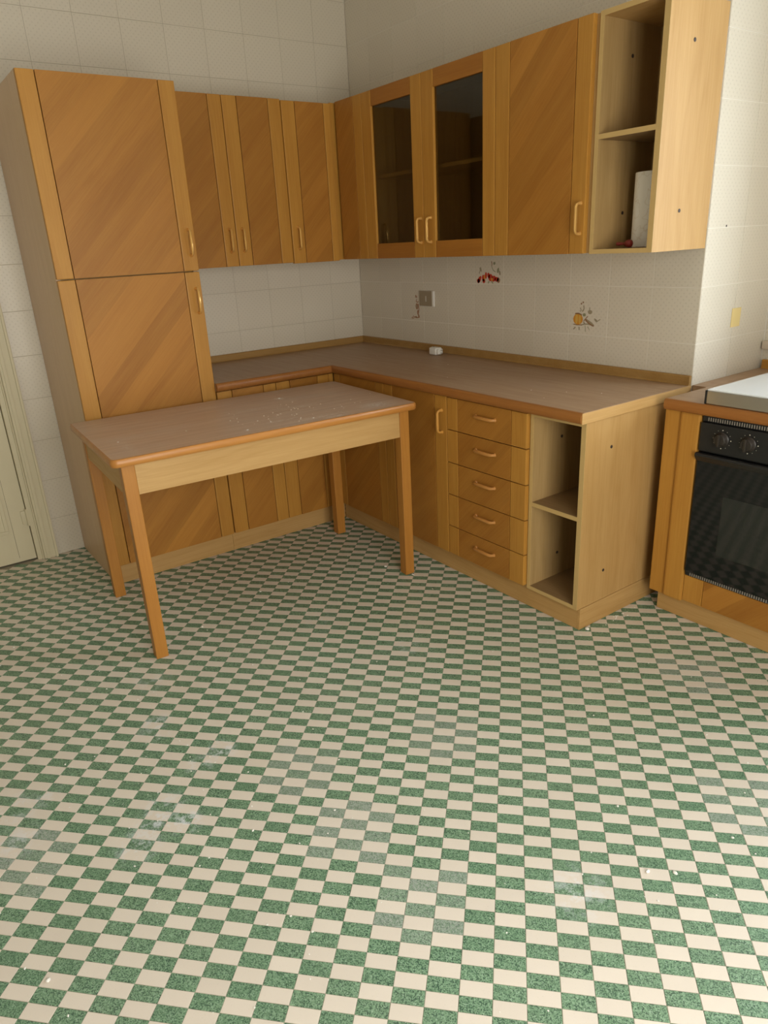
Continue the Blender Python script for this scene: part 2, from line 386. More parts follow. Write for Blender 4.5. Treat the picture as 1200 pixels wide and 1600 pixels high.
# ------------------------------------------------------------------ walls, tiles
TP = 0.2095                                           # wall tile pitch
LX0, LX1, LZ = -3.06, -2.045, 2.16                    # cream door with casing
wall_back = struct('wall_back', M['joint'], [(-2.12, 0.0, 0.0012, 0.15, 0, ZC), (XL, -2.992, 0.0012, 0.15, 0, ZC), (-2.992, -2.12, 0.0012, 0.15, 2.11, ZC)])
wall_right = struct('wall_right', M['joint_white'], [(0.0012, 0.515, -2.285, 0.15, 0, ZC)])
wall_return = struct('wall_return', M['joint_white'], [(0.0015, XW+0.0, -2.2906, -2.2856, 0, ZC)])
w = WIN
wall_window = struct('wall_window', M['joint_white'], [(XW+.0012, XW+.36, YB, w['y0'], 0, ZC), (XW+.0012, XW+.36, w['y1'], -2.28, 0, ZC), (XW+.0012, XW+.36, w['y0'], w['y1'], 0, w['z0']), (XW+.0012, XW+.36, w['y0'], w['y1'], w['z1'], ZC)])
dd = DOOR
wall_front = struct('wall_front', M['plaster'], [(XL, dd['x0'], YB-.15, YB, 0, ZC), (dd['x1'], XW+.2, YB-.15, YB, 0, ZC), (dd['x0'], dd['x1'], YB-.15, YB, dd['z1'], ZC), (dd['x0'], dd['x1'], YB-.15, YB, 0, dd['z0'])])
wall_left = struct('wall_left', M['plaster'], [(XL-.15, XL, YB-.15, 0.15, 0, ZC)])
ceiling = struct('ceiling', M['ceiling'], [(XL-.15, XW+.36, YB-.15, 0.15, ZC, ZC+.12)])
tile_cache = {}
def wall_tile_obj(parent, axis, plane, sgn, u0, u1, z0, z1):
    key = (axis, sgn, round(u1-u0, 3), round(z1-z0, 3)); t = 0.0014; g = 0.00075
    cu, cz = (u0+u1)/2, (z0+z1)/2; hu, hz = (u1-u0)/2-g, (z1-z0)/2-g
    if key not in tile_cache:
        bm = bmesh.new(); c = 0.0007; rings = []
        for (d, ins) in ((0, 0), (-t+0.0004, 0), (-t, c)):
            rings.append([(d, s1*(hu-ins), s2*(hz-ins)) for s1, s2 in ((-1, -1), (1, -1), (1, 1), (-1, 1))])
        vs = [[bm.verts.new((0, 0, 0)) for _ in r] for r in rings]
        for r, vr in zip(rings, vs):
            for (d, uu, zz), v in zip(r, vr):
                v.co = Vector((uu, d*sgn, zz)) if axis == 'y' else Vector((d*sgn, uu, zz))
        for a, b in zip(vs, vs[1:]):
            for k in range(4): bm.faces.new((a[k], a[(k+1) % 4], b[(k+1) % 4], b[k]))
        bm.faces.new(vs[-1]); bmesh.ops.recalc_face_normals(bm, faces=bm.faces)
        # make sure the visible face points into the room
        nf = bm.faces[-1] if False else max(bm.faces, key=lambda f: f.calc_area())
        want = Vector((0, -sgn, 0)) if axis == 'y' else Vector((-sgn, 0, 0))
        if nf.normal.dot(want) < 0: bmesh.ops.reverse_faces(bm, faces=bm.faces)
        m_ = bpy.data.meshes.new('wall_tile'); bm.to_mesh(m_); bm.free(); m_.materials.append(M['tile']); tile_cache[key] = m_
    o = bpy.data.objects.new('tile', tile_cache[key]); COL.objects.link(o); o.parent = parent
    o.location = (cu, plane, cz) if axis == 'y' else (plane, cu, cz)
    return o
rows = [(0.0, 0.2)]+[(0.2+TP*k, 0.2+TP*(k+1)) for k in range(13)]; rows[-1] = (rows[-1][0], ZC-0.002) if rows[-1][1] > ZC else rows[-1]
if rows[-1][1] < ZC-0.02: rows.append((rows[-1][1], ZC-0.002))
TPX = 0.2112
for z0, z1 in rows:
    for k in range(17):
        u1 = -0.006-TPX*k if k else -0.001; u0 = -0.006-TPX*(k+1)
        if u0 < XL+0.1: continue
        hid = (u0 > -1.92 and u1 < -1.28 and z1 < 2.13) or (u0 > -1.4 and z1 < 0.9) or (u0 > -1.4 and z0 > 1.39 and z1 < 2.15)
        if hid: continue
        if z0 < LZ:
            if u0 >= LX0-0.02 and u1 <= LX1: continue
            if u0 < LX1 < u1:
                if z1 > LZ: wall_tile_obj(wall_back, 'y', 0.0012, 1, LX1+0.001, u1, z0, z1); wall_tile_obj(wall_back, 'y', 0.0012, 1, u0, LX1, LZ+0.002, z1); continue
                u0 = LX1+0.001
            elif u0 < LX0 < u1: u1 = LX0-0.001
            if z1 > LZ and LX0 < (u0+u1)/2 < LX1: z0 = LZ+0.002
        wall_tile_obj(wall_back, 'y', 0.0012, 1, u0, u1, z0, z1)
tiles_right = {}
for r_, (z0, z1) in enumerate(rows):
    for k in range(11):
        u1 = -0.2083*k; u0 = u1-0.2083
        if z1 < 0.9 or (z0 > 1.39 and z1 < 2.15): continue
        tiles_right[(r_, k)] = wall_tile_obj(wall_right, 'x', 0.0012, 1, u0, u1, z0, z1)
    for (a, b) in ((0.0012, 0.2525), (0.2525, 0.519)):
        if z1 > 0.83: wall_tile_obj(wall_return, 'y', -2.2906, 1, a, b, z0, z1)
    for k in range(8):
        u1 = -2.293-TP*k; u0 = u1-TP
        if z1 < 0.83 or (u1 > w['y0'] and u0 < w['y1'] and z1 > w['z0'] and z0 < w['z1']): 
            if z1 >= 0.83 and u1 > w['y1'] and z0 < w['z1']: wall_tile_obj(wall_window, 'x', XW+.0012, 1, w['y1']+.001, u1, z0, z1)
            continue
        wall_tile_obj(wall_window, 'x', XW+.0012, 1, u0, u1, z0, z1)

# printed fruit motifs: flat glaze transfers on three tiles of the right-hand wall
def blob(bm, pts, z):
    vs = [bm.verts.new((z, p[0], p[1])) for p in pts]; bm.faces.new(vs)
def ell(bm, cy, cz, ry, rz, ang=0.0, lift=0.0, n=14):
    ca, sa = math.cos(ang), math.sin(ang)
    blob(bm, [(cy+ry*math.cos(t)*ca-rz*math.sin(t)*sa, cz+ry*math.cos(t)*sa+rz*math.sin(t)*ca) for t in [2*math.pi*k/n for k in range(n)]], -0.0006-lift)
def stroke(bm, pts, w_, lift=0.0):
    for (a, b) in zip(pts, pts[1:]):
        d = Vector((b[0]-a[0], b[1]-a[1])); 
        if d.length < 1e-6: continue
        nrm = Vector((-d.y, d.x)).normalized()*w_/2
        blob(bm, [(a[0]+nrm.x, a[1]+nrm.y), (b[0]+nrm.x, b[1]+nrm.y), (b[0]-nrm.x, b[1]-nrm.y), (a[0]-nrm.x, a[1]-nrm.y)], -0.0005-lift)
def motif(tile, items, label):
    """items: (material, kind, args) in metres, first = to the right as one looks at the wall, second = up"""
    wl = Vector((0.005, tile.location.y, tile.location.z))
    bms = {}
    for mat, kind, args, lift in items:
        bm = bms.setdefault(mat, bmesh.new())
        if kind == 'e': y, z, ry, rz, a = args; ell(bm, -y, z, ry, rz, -a, lift)
        else: pts, w_ = args; stroke(bm, [(-p[0], p[1]) for p in pts], w_, lift)
    allbm = bmesh.new(); mats = []
    me = bpy.data.meshes.new('fruit_print'); V, Fc, MI = [], [], []
    for mat, bm in bms.items():
        mats.append(M[mat]); bm.verts.index_update(); b = len(V)
        V += [v.co.copy() for v in bm.verts]
        for f in bm.faces:
            idx = [b+v.index for v in f.verts]
            if f.normal.x > 0 or True: pass
            Fc.append(idx); MI.append(len(mats)-1)
        bm.free()
    allbm.free()
    me.from_pydata(V, [], Fc)
    for m_ in mats: me.materials.append(m_)
    me.polygons.foreach_set('material_index', MI); me.update()
    o = bpy.data.objects.new('fruit_print', me); COL.objects.link(o); o.parent = tile
    o.location = (-0.0013, 0, 0); o['label'] = label
def rowof(z): return next(r for r, (a, b) in enumerate(rows) if a <= z < b)
def tile_at(y, z): return tiles_right[(rowof(z), int(-y/0.2083))]
# red cherries, z 1.25-1.36, y -1.06..-1.24
t = tile_at(-1.15, 1.31); cy, cz = t.location.y, t.location.z
def it(mat, kind, y, z, *a, lift=0.0):
    if kind == 'e': return (mat, 'e', (-(y-cy), z-cz, *a), lift)
    return (mat, 's', ([(-(p[0]-cy), p[1]-cz) for p in y], z), lift)
motif(t, [it('print_red', 'e', -1.080, 1.268, 0.0100, 0.0200, -.6), it('print_red', 'e', -1.072, 1.262, 0.0112, 0.0100, 0), it('print_red', 'e', -1.108, 1.275, 0.0100, 0.0163, .1), it('print_red', 'e', -1.112, 1.262, 0.0100, 0.0112, 0),
    it('print_orange', 'e', -1.117, 1.279, 0.0050, 0.0137, .1, lift=.0003), it('print_red', 'e', -1.127, 1.288, 0.0075, 0.0163, 0), it('print_red', 'e', -1.146, 1.288, 0.0088, 0.0137, .3), it('print_red', 'e', -1.160, 1.278, 0.0163, 0.0175, .2), it('print_red', 'e', -1.182, 1.273, 0.0163, 0.0137, .5),
    it('print_orange', 'e', -1.170, 1.270, 0.0075, 0.0075, .2, lift=.0003), it('print_red', 'e', -1.203, 1.270, 0.0150, 0.0112, 0), it('print_rust', 'e', -1.215, 1.266, 0.0112, 0.0125, 0),
    it('print_grey', 's', [(-1.078, 1.296), (-1.085, 1.312), (-1.082, 1.325)], .005), it('print_grey', 'e', -1.090, 1.317, .005, .012, .3), it('print_brown', 's', [(-1.165, 1.355), (-1.170, 1.34), (-1.166, 1.333)], .005),
    it('print_green', 'e', -1.186, 1.345, .008, .007, 0), it('print_green', 's', [(-1.166, 1.333), (-1.178, 1.312), (-1.195, 1.305)], .004), it('print_green', 'e', -1.212, 1.312, .007, .013, -.3), it('print_grey', 'e', -1.224, 1.300, .006, .011, .2),
    it('print_green', 's', [(-1.150, 1.262), (-1.142, 1.25)], .006), it('print_green', 's', [(-1.165, 1.262), (-1.178, 1.25)], .006)], 'red cherries with grey-green leaves printed on the tile')
# yellow pumpkin with dry leaves, z 1.055-1.17
t = tile_at(-1.77, 1.12); cy, cz = t.location.y, t.location.z
motif(t, [it('print_orange', 'e', -1.717, 1.105, .027, .024, 0), it('print_yellow', 'e', -1.709, 1.106, .007, .022, 0, lift=.0003), it('print_yellow', 'e', -1.727, 1.105, .006, .021, 0, lift=.0003), it('print_brown', 's', [(-1.70, 1.128), (-1.72, 1.130), (-1.738, 1.123)], .006, lift=.0004),
    it('print_brown', 's', [(-1.692, 1.082), (-1.715, 1.080), (-1.74, 1.081)], .004, lift=.0004), it('print_brown', 'e', -1.742, 1.178, .004, .004, 0), it('print_brown', 'e', -1.732, 1.172, .004, .004, 0), it('print_grey', 's', [(-1.745, 1.165), (-1.748, 1.150), (-1.738, 1.138)], .006),
    it('print_grey', 's', [(-1.725, 1.155), (-1.733, 1.145), (-1.727, 1.138)], .004), it('print_green', 'e', -1.750, 1.125, .009, .007, 0), it('print_grey', 's', [(-1.778, 1.158), (-1.777, 1.145)], .004), it('print_grey', 'e', -1.781, 1.138, .012, .009, 0),
    it('print_brown', 'e', -1.780, 1.093, .030, .007, -.5), it('print_grey', 'e', -1.786, 1.094, .024, .004, -.5, lift=.0003), it('print_brown', 's', [(-1.748, 1.098), (-1.758, 1.108), (-1.770, 1.120)], .004),
    it('print_grey', 's', [(-1.735, 1.080), (-1.755, 1.086), (-1.80, 1.086)], .005), it('print_grey', 's', [(-1.755, 1.086), (-1.748, 1.095)], .006), it('print_grey', 's', [(-1.705, 1.07), (-1.693, 1.060)], .006), it('print_grey', 's', [(-1.725, 1.072), (-1.726, 1.058)], .006),
    it('print_green', 's', [(-1.757, 1.080), (-1.762, 1.052)], .003), it('print_green', 's', [(-1.772, 1.077), (-1.782, 1.062)], .003), it('print_grey', 'e', -1.815, 1.104, .010, .005, -.6), it('print_grey', 's', [(-1.806, 1.112), (-1.82, 1.100), (-1.838, 1.110)], .004)], 'yellow pumpkin with brown leaves printed on the tile')
# faded rust-coloured stem, z 1.04-1.18 (the socket covers part of the tile)
t = tile_at(-0.56, 1.11); cy, cz = t.location.y, t.location.z
motif(t, [it('print_brown', 'e', -.556, 1.172, .006, .009, .3), it('print_rust', 'e', -.566, 1.171, .002, .004, .3), it('print_rust', 's', [(-.562, 1.158), (-.555, 1.145), (-.568, 1.140), (-.578, 1.146)], .005), it('print_rust', 'e', -.562, 1.118, .012, .017, 0), it('print_grey', 'e', -.562, 1.118, .006, .010, 0, lift=.0003),
    it('print_rust', 's', [(-.574, 1.132), (-.580, 1.10), (-.572, 1.078)], .006), it('print_rust', 'e', -.570, 1.085, .007, .014, 0), it('print_rust', 'e', -.577, 1.066, .006, .009, .3), it('print_rust', 's', [(-.585, 1.06), (-.56, 1.055), (-.545, 1.058), (-.53, 1.058)], .006),
    it('print_brown', 'e', -.552, 1.058, .008, .006, 0), it('print_rust', 's', [(-.508, 1.050), (-.52, 1.056), (-.53, 1.066)], .004), it('print_rust', 's', [(-.515, 1.050), (-.535, 1.052)], .004)], 'faded rust-brown fruit stem printed on the tile')

# wall return details: yellow adhesive patch, screw hole
tag(boxes('adhesive_patch', M['sponge'], None, [(0.235, 0.300, -2.2945, -2.2921, 1.078, 1.152)], 0.0008, origin=(0.27, -2.2935, 1.115)), 'small yellow rectangle of old adhesive stuck on the bright tiled wall by the cooker', 'adhesive')
bm = bmesh.new(); bm_lathe(bm, [(0.004, -0.0006), (0.004, 0.0)], (0.122, -2.2921, 1.462), 'y', 12)
tag(finish(bm, 'screw', M['cap'], None, (0.122, -2.2921, 1.462)), 'tiny dark screw in the bright tiled wall above the yellow adhesive patch', 'screw')

# ------------------------------------------------------------------ cream door at the left
door = struct('door_1', M['cream_paint'], [(-2.957, -2.1485, 0.010, 0.050, 0.008, 2.07)], 0.002, origin=(-2.55, 0.03, 0.0))
for (a, b) in ((-2.86, -2.60), (-2.50, -2.245)):
    for (c_, e_) in ((0.17, 0.80), (0.92, 1.95)):
        boxes('panel_molding', M['cream_paint'], door, [(a, b, 0.002, 0.0098, c_, c_+.018), (a, b, 0.002, 0.0098, e_-.018, e_), (a, a+.018, 0.002, 0.0098, c_+.018, e_-.018), (b-.018, b, 0.002, 0.0098, c_+.018, e_-.018)], 0.003)
boxes('seam', M['dark_seam_backing'], door, [(-2.2275, -2.2265, 0.0092, 0.0099, 0.03, 2.05)])
for z in (0.24, 1.75):
    bm = bmesh.new(); bm_tube(bm, [(-2.148, -0.004, z-.045), (-2.148, -0.004, z+.045)], 0.007, 10); bm_box(bm, (-2.175, -2.149, 0.001, 0.009, z-.035, z+.035), 0.001)
    finish(bm, 'hinge', M['cream_paint'], door, smooth=True)
bm = bmesh.new(); bm_tube(bm, [(-2.90, 0.008, 1.03), (-2.90, -0.04, 1.03), (-2.89, -0.05, 1.03), (-2.79, -0.05, 1.03)], 0.009, 10); bm_box(bm, (-2.92, -2.88, 0.002, 0.009, 0.93, 1.10), 0.003)
finish(bm, 'door_handle', M['handle_brass'], door, smooth=True)
trim = struct('trim_1', M['cream_paint'], [(-2.116, -2.050, -0.024, 0.001, 0.0, LZ-0.05), (-3.055, -2.991, -0.024, 0.001, 0.0, LZ-0.05), (-3.055, -2.050, -0.024, 0.001, LZ-0.05, LZ-0.002)], 0.005, origin=(-2.08, 0, 0))
boxes('bead', M['cream_paint'], trim, [(-2.0605, -2.0475, -0.033, -0.0245, 0.0, LZ-0.05), (-2.104, -2.088, -0.0285, -0.0245, 0.0, LZ-0.05)], 0.003)
jamb = boxes('jamb', M['cream_paint'], trim, [(-2.146, -2.1205, -0.010, 0.06, 0.0, 2.079), (-2.989, -2.960, -0.010, 0.06, 0.0, 2.079), (-2.989, -2.1205, -0.010, 0.06, 2.08, 2.108)], 0.003)
boxes('bead', M['cream_paint'], trim, [(-2.124, -2.1165, -0.022, -0.011, 0.0, 2.1)], 0.003)
struct('wall_back', M['dark_seam_backing'], [(-3.2, -1.9, 0.16, 0.2, 0, 2.3)]) if False else None
boxes('light_leak_backing', M['dark_seam_backing'], wall_back, [(-2.985, -2.10, 0.10, 0.14, -0.01, 2.085)], label='dark backing sheet added behind the closed door')  # added sheet, keeps sky light from leaking in under the door
struct('baseboard_left', M['stone_sill'], [(XL, XL+.015, YB, -0.0, 0.0, 0.09)])

# ------------------------------------------------------------------ window beside the cooker and balcony door (both guessed and outside the frame, there to let the daylight in)
win = struct('window_1', M['white_frame'], [(XW+.10, XW+.15, w['y0'], w['y0']+.05, w['z0'], w['z1']), (XW+.10, XW+.15, w['y1']-.05, w['y1'], w['z0'], w['z1']), (XW+.10, XW+.15, w['y0']+.05, w['y1']-.05, w['z0'], w['z0']+.05), (XW+.10, XW+.15, w['y0']+.05, w['y1']-.05, w['z1']-.05, w['z1']),
    (XW+.10, XW+.15, (w['y0']+w['y1'])/2-.03, (w['y0']+w['y1'])/2+.03, w['z0']+.05, w['z1']-.05)], 0.003)
boxes('pane', M['clear'], win, [(XW+.122, XW+.126, w['y0']+.05, w['y1']-.05, w['z0']+.05, w['z1']-.05)])
struct('trim_2', M['stone_sill'], [(XW-.025, XW+.10, w['y0']-.06, -2.298, 0.962, 0.996)], 0.004)
w2 = struct('window_2', M['white_frame'], [(dd['x0'], dd['x0']+.06, YB-.10, YB-.05, dd['z0'], dd['z1']), (dd['x1']-.06, dd['x1'], YB-.10, YB-.05, dd['z0'], dd['z1']), (dd['x0']+.06, dd['x1']-.06, YB-.10, YB-.05, dd['z0'], dd['z0']+.1), (dd['x0']+.06, dd['x1']-.06, YB-.10, YB-.05, dd['z1']-.06, dd['z1']),
    ((dd['x0']+dd['x1'])/2-.04, (dd['x0']+dd['x1'])/2+.04, YB-.10, YB-.05, dd['z0']+.1, dd['z1']-.06)], 0.003)
boxes('pane', M['clear'], w2, [(dd['x0']+.06, dd['x1']-.06, YB-.078, YB-.074, dd['z0']+.1, dd['z1']-.06)])

# ------------------------------------------------------------------ cabinet builders
class Wall:   # u along the wall, d out of the wall into the room
    def __init__(s, ax, diag, hor): s.ax = ax; s.diag = diag; s.hor = hor
    def b(s, u0, u1, d0, d1, z0, z1):
        return (u0, u1, -d1, -d0, z0, z1) if s.ax == 'A' else (-d1, -d0, u0, u1, z0, z1)
    def p(s, u, d, z): return (u, -d, z) if s.ax == 'A' else (-d, u, z)
A = Wall('A', 'panel_A', 'x'); B = Wall('B', 'panel_B', 'y')
def handle(Wl, u, d, z0, z1, parent, mat='handle', horizontal=False, u1=None):
    out = d+(0.016 if horizontal else 0.026); r = 0.0062 if horizontal else 0.0054; bm = bmesh.new()
    if horizontal:
        a, b = u, u1; s = 1 if b > a else -1
        pts = [(a, d-.002), (a, out-.012), (a+s*.004, out-.004), (a+s*.012, out), (b-s*.012, out), (b-s*.004, out-.004), (b, out-.012), (b, d-.002)]
        bm_tube(bm, [Wl.p(q[0], q[1], z0) for q in pts], [r*1.5, r, r, r*1.15, r*1.15, r, r, r*1.5], 8)
    else:
        pts = [(z0, d-.002), (z0, out-.012), (z0+.004, out-.004), (z0+.012, out), (z1-.012, out), (z1-.004, out-.004), (z1, out-.012), (z1, d-.002)]
        bm_tube(bm, [Wl.p(u, q[1], q[0]) for q in pts], [r*1.6, r, r, r*1.1, r*1.1, r, r, r*1.6], 8)
    return finish(bm, 'handle', M[mat], parent, smooth=True)
def door_leaf(Wl, root, u0, u1, d, z0, z1, s0, s1, hnd=None, th=0.021, name='door', hm='handle', glass_=False, dz=0.0, dd_=0.0):
    """u0<u1; s0,s1 stile widths at the u0 and u1 end (0 = none)"""
    d += dd_; z0 += dz; z1 += dz
    org = Wl.p((u0+u1)/2, d-th/2, (z0+z1)/2)
    a, b = u0+s0+(.0013 if s0 else 0), u1-s1-(.0013 if s1 else 0); db = d-th+.005
    rt, rb = 0.069, 0.072
    if glass_:
        bm = bmesh.new(); R_ = []
        for dd2 in (d-th, db-.0003):
            R_.append([[bm.verts.new(Wl.p(u, dd2, z)) for u, z in q] for q in (((u0, z0), (u1, z0), (u1, z1), (u0, z1)), ((a, z0+rb), (b, z0+rb), (b, z1-rt), (a, z1-rt)))])
        for k in range(4):
            l = (k+1) % 4
            for q in (((0, 0), (0, 1)), ((1, 0), (1, 1)), ((0, 0), (1, 0)), ((0, 1), (1, 1))):
                bm.faces.new((R_[q[0][0]][q[0][1]][k], R_[q[0][0]][q[0][1]][l], R_[q[1][0]][q[1][1]][l], R_[q[1][0]][q[1][1]][k]))
        dr = finish(bm, name, M['honey_z'], root, org)
        boxes('rail', M['rail'], dr, [Wl.b(a, b, db, d-.001, z1-rt, z1)], 0.0018)
        boxes('rail', M['rail'], dr, [Wl.b(a, b, db, d-.001, z0, z0+rb)], 0.0018)
        boxes('glass_pane', M['smoked'], dr, [Wl.b(a-.0003, b+.0003, db+.001, db+.005, z0+rb-.0003, z1-rt+.0003)])
    else:
        dr = boxes(name, M['honey_z'], root, [Wl.b(u0+.0005, u1-.0005, d-th, db-.0003, z0+.0005, z1-.0005)], 0.001, origin=org)
        boxes('panel', M[Wl.diag], dr, [Wl.b(a, b, db, d-.0006, z0, z1)], 0.0012)
    if s0: boxes('stile', M['honey_z'], dr, [Wl.b(u0, u0+s0-.0015, db, d, z0, z1)], 0.0034)
    if s1: boxes('stile', M['honey_z'], dr, [Wl.b(u1-s1+.0015, u1, db, d, z0, z1)], 0.0034)
    if hnd: handle(Wl, hnd[0], d, hnd[1], hnd[2], dr, hm)
    return dr
def shell(Wl, root, u0, u1, d0, d1, z0, z1, t=0.016, mat='oak_z', shelf=None, inner=None, back=True, front=False):
    bl = [Wl.b(u0, u0+t, d0, d1, z0, z1), Wl.b(u1-t, u1, d0, d1, z0, z1), Wl.b(u0+t, u1-t, d0, d1, z0, z0+t), Wl.b(u0+t, u1-t, d0, d1, z1-t, z1)]
    if back: bl.append(Wl.b(u0+t, u1-t, d0, d0+.006, z0+t, z1-t))
    return boxes('carcass', M[mat], root, bl, 0.0008)

# ------------------------------------------------------------------ tall cabinet
TX0, TX1 = -1.910, -1.303
tall = thing('tall_cabinet', 'tall two-door wooden cabinet at the left end, beside the cream door', 'cabinet', ((TX0+TX1)/2, -0.32, 0))
boxes('side_panel', M['side'], tall, [(TX0, TX0+.018, -0.614, -0.004, 0.0, 2.134)], 0.001, label='pale greyish-brown laminate side panel')
boxes('side_panel', M['side'], tall, [(TX1-.018, TX1, -0.614, -0.004, 0.098, 2.134)], 0.001)
boxes('carcass', M['oak_z'], tall, [(TX0+.019, TX1-.019, -0.612, -0.006, 0.098, 0.116), (TX0+.019, TX1-.019, -0.612, -0.006, 2.114, 2.132), (TX0+.019, TX1-.019, -0.012, -0.006, 0.117, 2.113), (TX0+.019, TX1-.019, -0.60, -0.013, 1.375, 1.393)])
boxes('plinth', M['oak_x'], tall, [(TX0+.019, TX1, -0.6035, -0.585, 0.001, 0.0965)], 0.001)
door_leaf(A, tall, TX0, TX1, 0.636, 0.103, 1.3855, 0.070, 0.070, (-1.330, 1.209, 1.314), hm='handle_brass')
door_leaf(A, tall, TX0, TX1, 0.637, 1.3905, 2.134, 0.068, 0.070, (-1.331, 1.456, 1.562), hm='handle_brass')

# ------------------------------------------------------------------ wall cabinets, back wall
UZ0, UZ1 = 1.391, 2.155; UD = 0.344
c1 = thing('wall_cabinet', 'two-door wooden wall cabinet touching the tall cabinet, over the tiled back wall', 'cabinet', (-0.975, -0.17, UZ0))
shell(A, c1, -1.300, -0.651, 0.004, 0.322, UZ0+.001, UZ1-.001)
door_leaf(A, c1, -1.283, -0.9665, UD, UZ0, UZ1, 0.080, 0.069, (-1.001, 1.461, 1.566), hm='handle_brass')
door_leaf(A, c1, -0.9635, -0.6515, UD, UZ0, UZ1, 0.077, 0.069, (-0.931, 1.461, 1.566), hm='handle_brass')
c2 = thing('corner_wall_cabinet', 'L-shaped wooden corner wall cabinet with one leaf on each wall', 'cabinet', (-0.30, -0.30, UZ0))
boxes('carcass', M['oak_z'], c2, [(-0.649, -0.004, -0.322, -0.004, UZ0+.002, UZ0+.018), (-0.322, -0.004, -0.597, -0.3225, UZ0+.002, UZ0+.018), (-0.649, -0.004, -0.322, -0.004, UZ1-.018, UZ1-.002), (-0.322, -0.004, -0.597, -0.3225, UZ1-.018, UZ1-.002),
    (-0.649, -0.633, -0.322, -0.004, UZ0+.0185, UZ1-.0185), (-0.322, -0.004, -0.597, -0.581, UZ0+.0185, UZ1-.0185)])
door_leaf(A, c2, -0.6485, -0.3625, UD, UZ0, UZ1, 0.076, 0.043, (-0.613, 1.459, 1.564), hm='handle_brass', dz=-0.005, dd_=0.004)
boxes('corner_strip', M['honey_z'], c2, [(-0.3615, -0.3235, -0.3425, -0.3235, UZ0, UZ1)], 0.002)
door_leaf(B, c2, -0.5975, -0.3635, UD, UZ0, UZ1, 0.073, 0.0)

# wall cabinets, right wall
gc = thing('glass_cabinet', 'wooden wall cabinet with two dark glass doors on the right wall', 'cabinet', (-0.17, -1.07, UZ0))
shell(B, gc, -1.5355, -0.5995, 0.004, 0.322, UZ0+.001, UZ1-.001, mat='inner')
boxes('shelf', M['oak_y'], gc, [B.b(-1.519, -0.616, 0.012, 0.300, 1.770, 1.786)], 0.001)
door_leaf(B, gc, -1.0665, -0.6000, UD, UZ0, UZ1, 0.076, 0.082, (-1.048, 1.459, 1.564), hm='handle_brass', glass_=True)
door_leaf(B, gc, -1.5345, -1.0690, UD, UZ0, UZ1, 0.073, 0.083, (-1.119, 1.459, 1.564), hm='handle_brass', glass_=True)
c4 = thing('wall_cabinet', 'single-door wooden wall cabinet between the glass doors and the open shelves', 'cabinet', (-0.17, -1.77, UZ0))
shell(B, c4, -2.0190, -1.5365, 0.004, 0.322, UZ0+.001, UZ1-.001)
door_leaf(B, c4, -2.0050, -1.5370, UD, UZ0, UZ1, 0.069, 0.077, (-1.985, 1.462, 1.566), hm='handle_brass')
us = thing('open_shelf_unit', 'open two-tier wall shelf unit of pale oak at the right end, above the worktop', 'shelf', (-0.17, -2.155, UZ0))
def open_unit(root, u0, u1, df, z0, z1, zs, t, tr, backz):
    boxes('side_panel', M['inner'], root, [B.b(u1-t, u1, 0.004, df-.0015, z0, z1)], 0.0005)
    boxes('edge_strip', M['edge_z'], root, [B.b(u1-t, u1, df-.0014, df, z0, z1)])
    boxes('side_panel', M['oak_z'], root, [B.b(u0, u0+tr, 0.004, df-.0015, z0, z1)], 0.0003, label='pale oak end panel with two small dark caps')
    boxes('edge_strip', M['edge_z'], root, [B.b(u0+.0003, u0+tr, df-.0014, df, z0, z1)])
    boxes('edge_strip', M['edge_y'], root, [B.b(u0+tr, u1-t, df-.0003, df+.0006, z1-t, z1)])
    boxes('top_panel', M['oak_y'], root, [B.b(u0+tr, u1-t, 0.004, df-.0005, z1-t, z1)], 0.001)
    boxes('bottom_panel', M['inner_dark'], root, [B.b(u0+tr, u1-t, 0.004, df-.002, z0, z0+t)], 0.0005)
    boxes('edge_strip', M['edge_y'], root, [B.b(u0+tr, u1-t, df-.0015, df, z0, z0+t-.0003)])
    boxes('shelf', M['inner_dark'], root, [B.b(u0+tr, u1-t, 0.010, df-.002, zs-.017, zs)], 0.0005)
    boxes('edge_strip', M['edge_y'], root, [B.b(u0+tr, u1-t, df-.0015, df, zs-.017, zs-.0003)])
    boxes('back_panel', M['inner'], root, [B.b(u0+tr, u1-t, 0.004, 0.009, z0+t, z1-t)])
def cap_hole(root, x, y, z, s):
    bm = bmesh.new(); bm_lathe(bm, [(0.0064, 0.0), (0.0064, s*0.0012), (0.003, s*0.0016)], (x, y, z), 'y', 12)
    finish(bm, 'hole_cap', M['cap'], root)
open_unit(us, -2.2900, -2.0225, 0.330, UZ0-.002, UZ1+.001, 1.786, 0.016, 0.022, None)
for z in (2.030, 1.520): cap_hole(us, -0.189, -2.2901, z, -1)
for z in (2.037, 1.527): cap_hole(us, -0.167, -2.0386, z, -1)

# ------------------------------------------------------------------ base cabinets
BZ0, BZ1 = 0.105, 0.836; BD = 0.641
b1 = thing('base_cabinet', 'wooden base cabinet with one narrow door next to the tall cabinet', 'cabinet', (-1.14, -0.31, 0.1))
shell(A, b1, -1.300, -0.983, 0.004, 0.619, BZ0-.008, BZ1)
door_leaf(A, b1, -1.2985, -0.9840, BD, BZ0, BZ1, 0.077, 0.069, (-1.262, .675, .772))
b2 = thing('corner_base_cabinet', 'L-shaped wooden corner base cabinet under the worktop corner, behind the table', 'cabinet', (-0.35, -0.35, 0.1))
boxes('carcass', M['oak_z'], b2, [(-0.982, -0.004, -0.619, -0.004, BZ0-.008, BZ0+.008), (-0.619, -0.004, -1.0885, -0.6195, BZ0-.008, BZ0+.008), (-0.982, -0.966, -0.619, -0.004, BZ0+.0085, BZ1), (-0.619, -0.004, -1.0885, -1.0725, BZ0+.0085, BZ1)])
door_leaf(A, b2, -0.9815, -0.6720, BD, BZ0, BZ1, 0.078, 0.068, (-0.944, .675, .772))
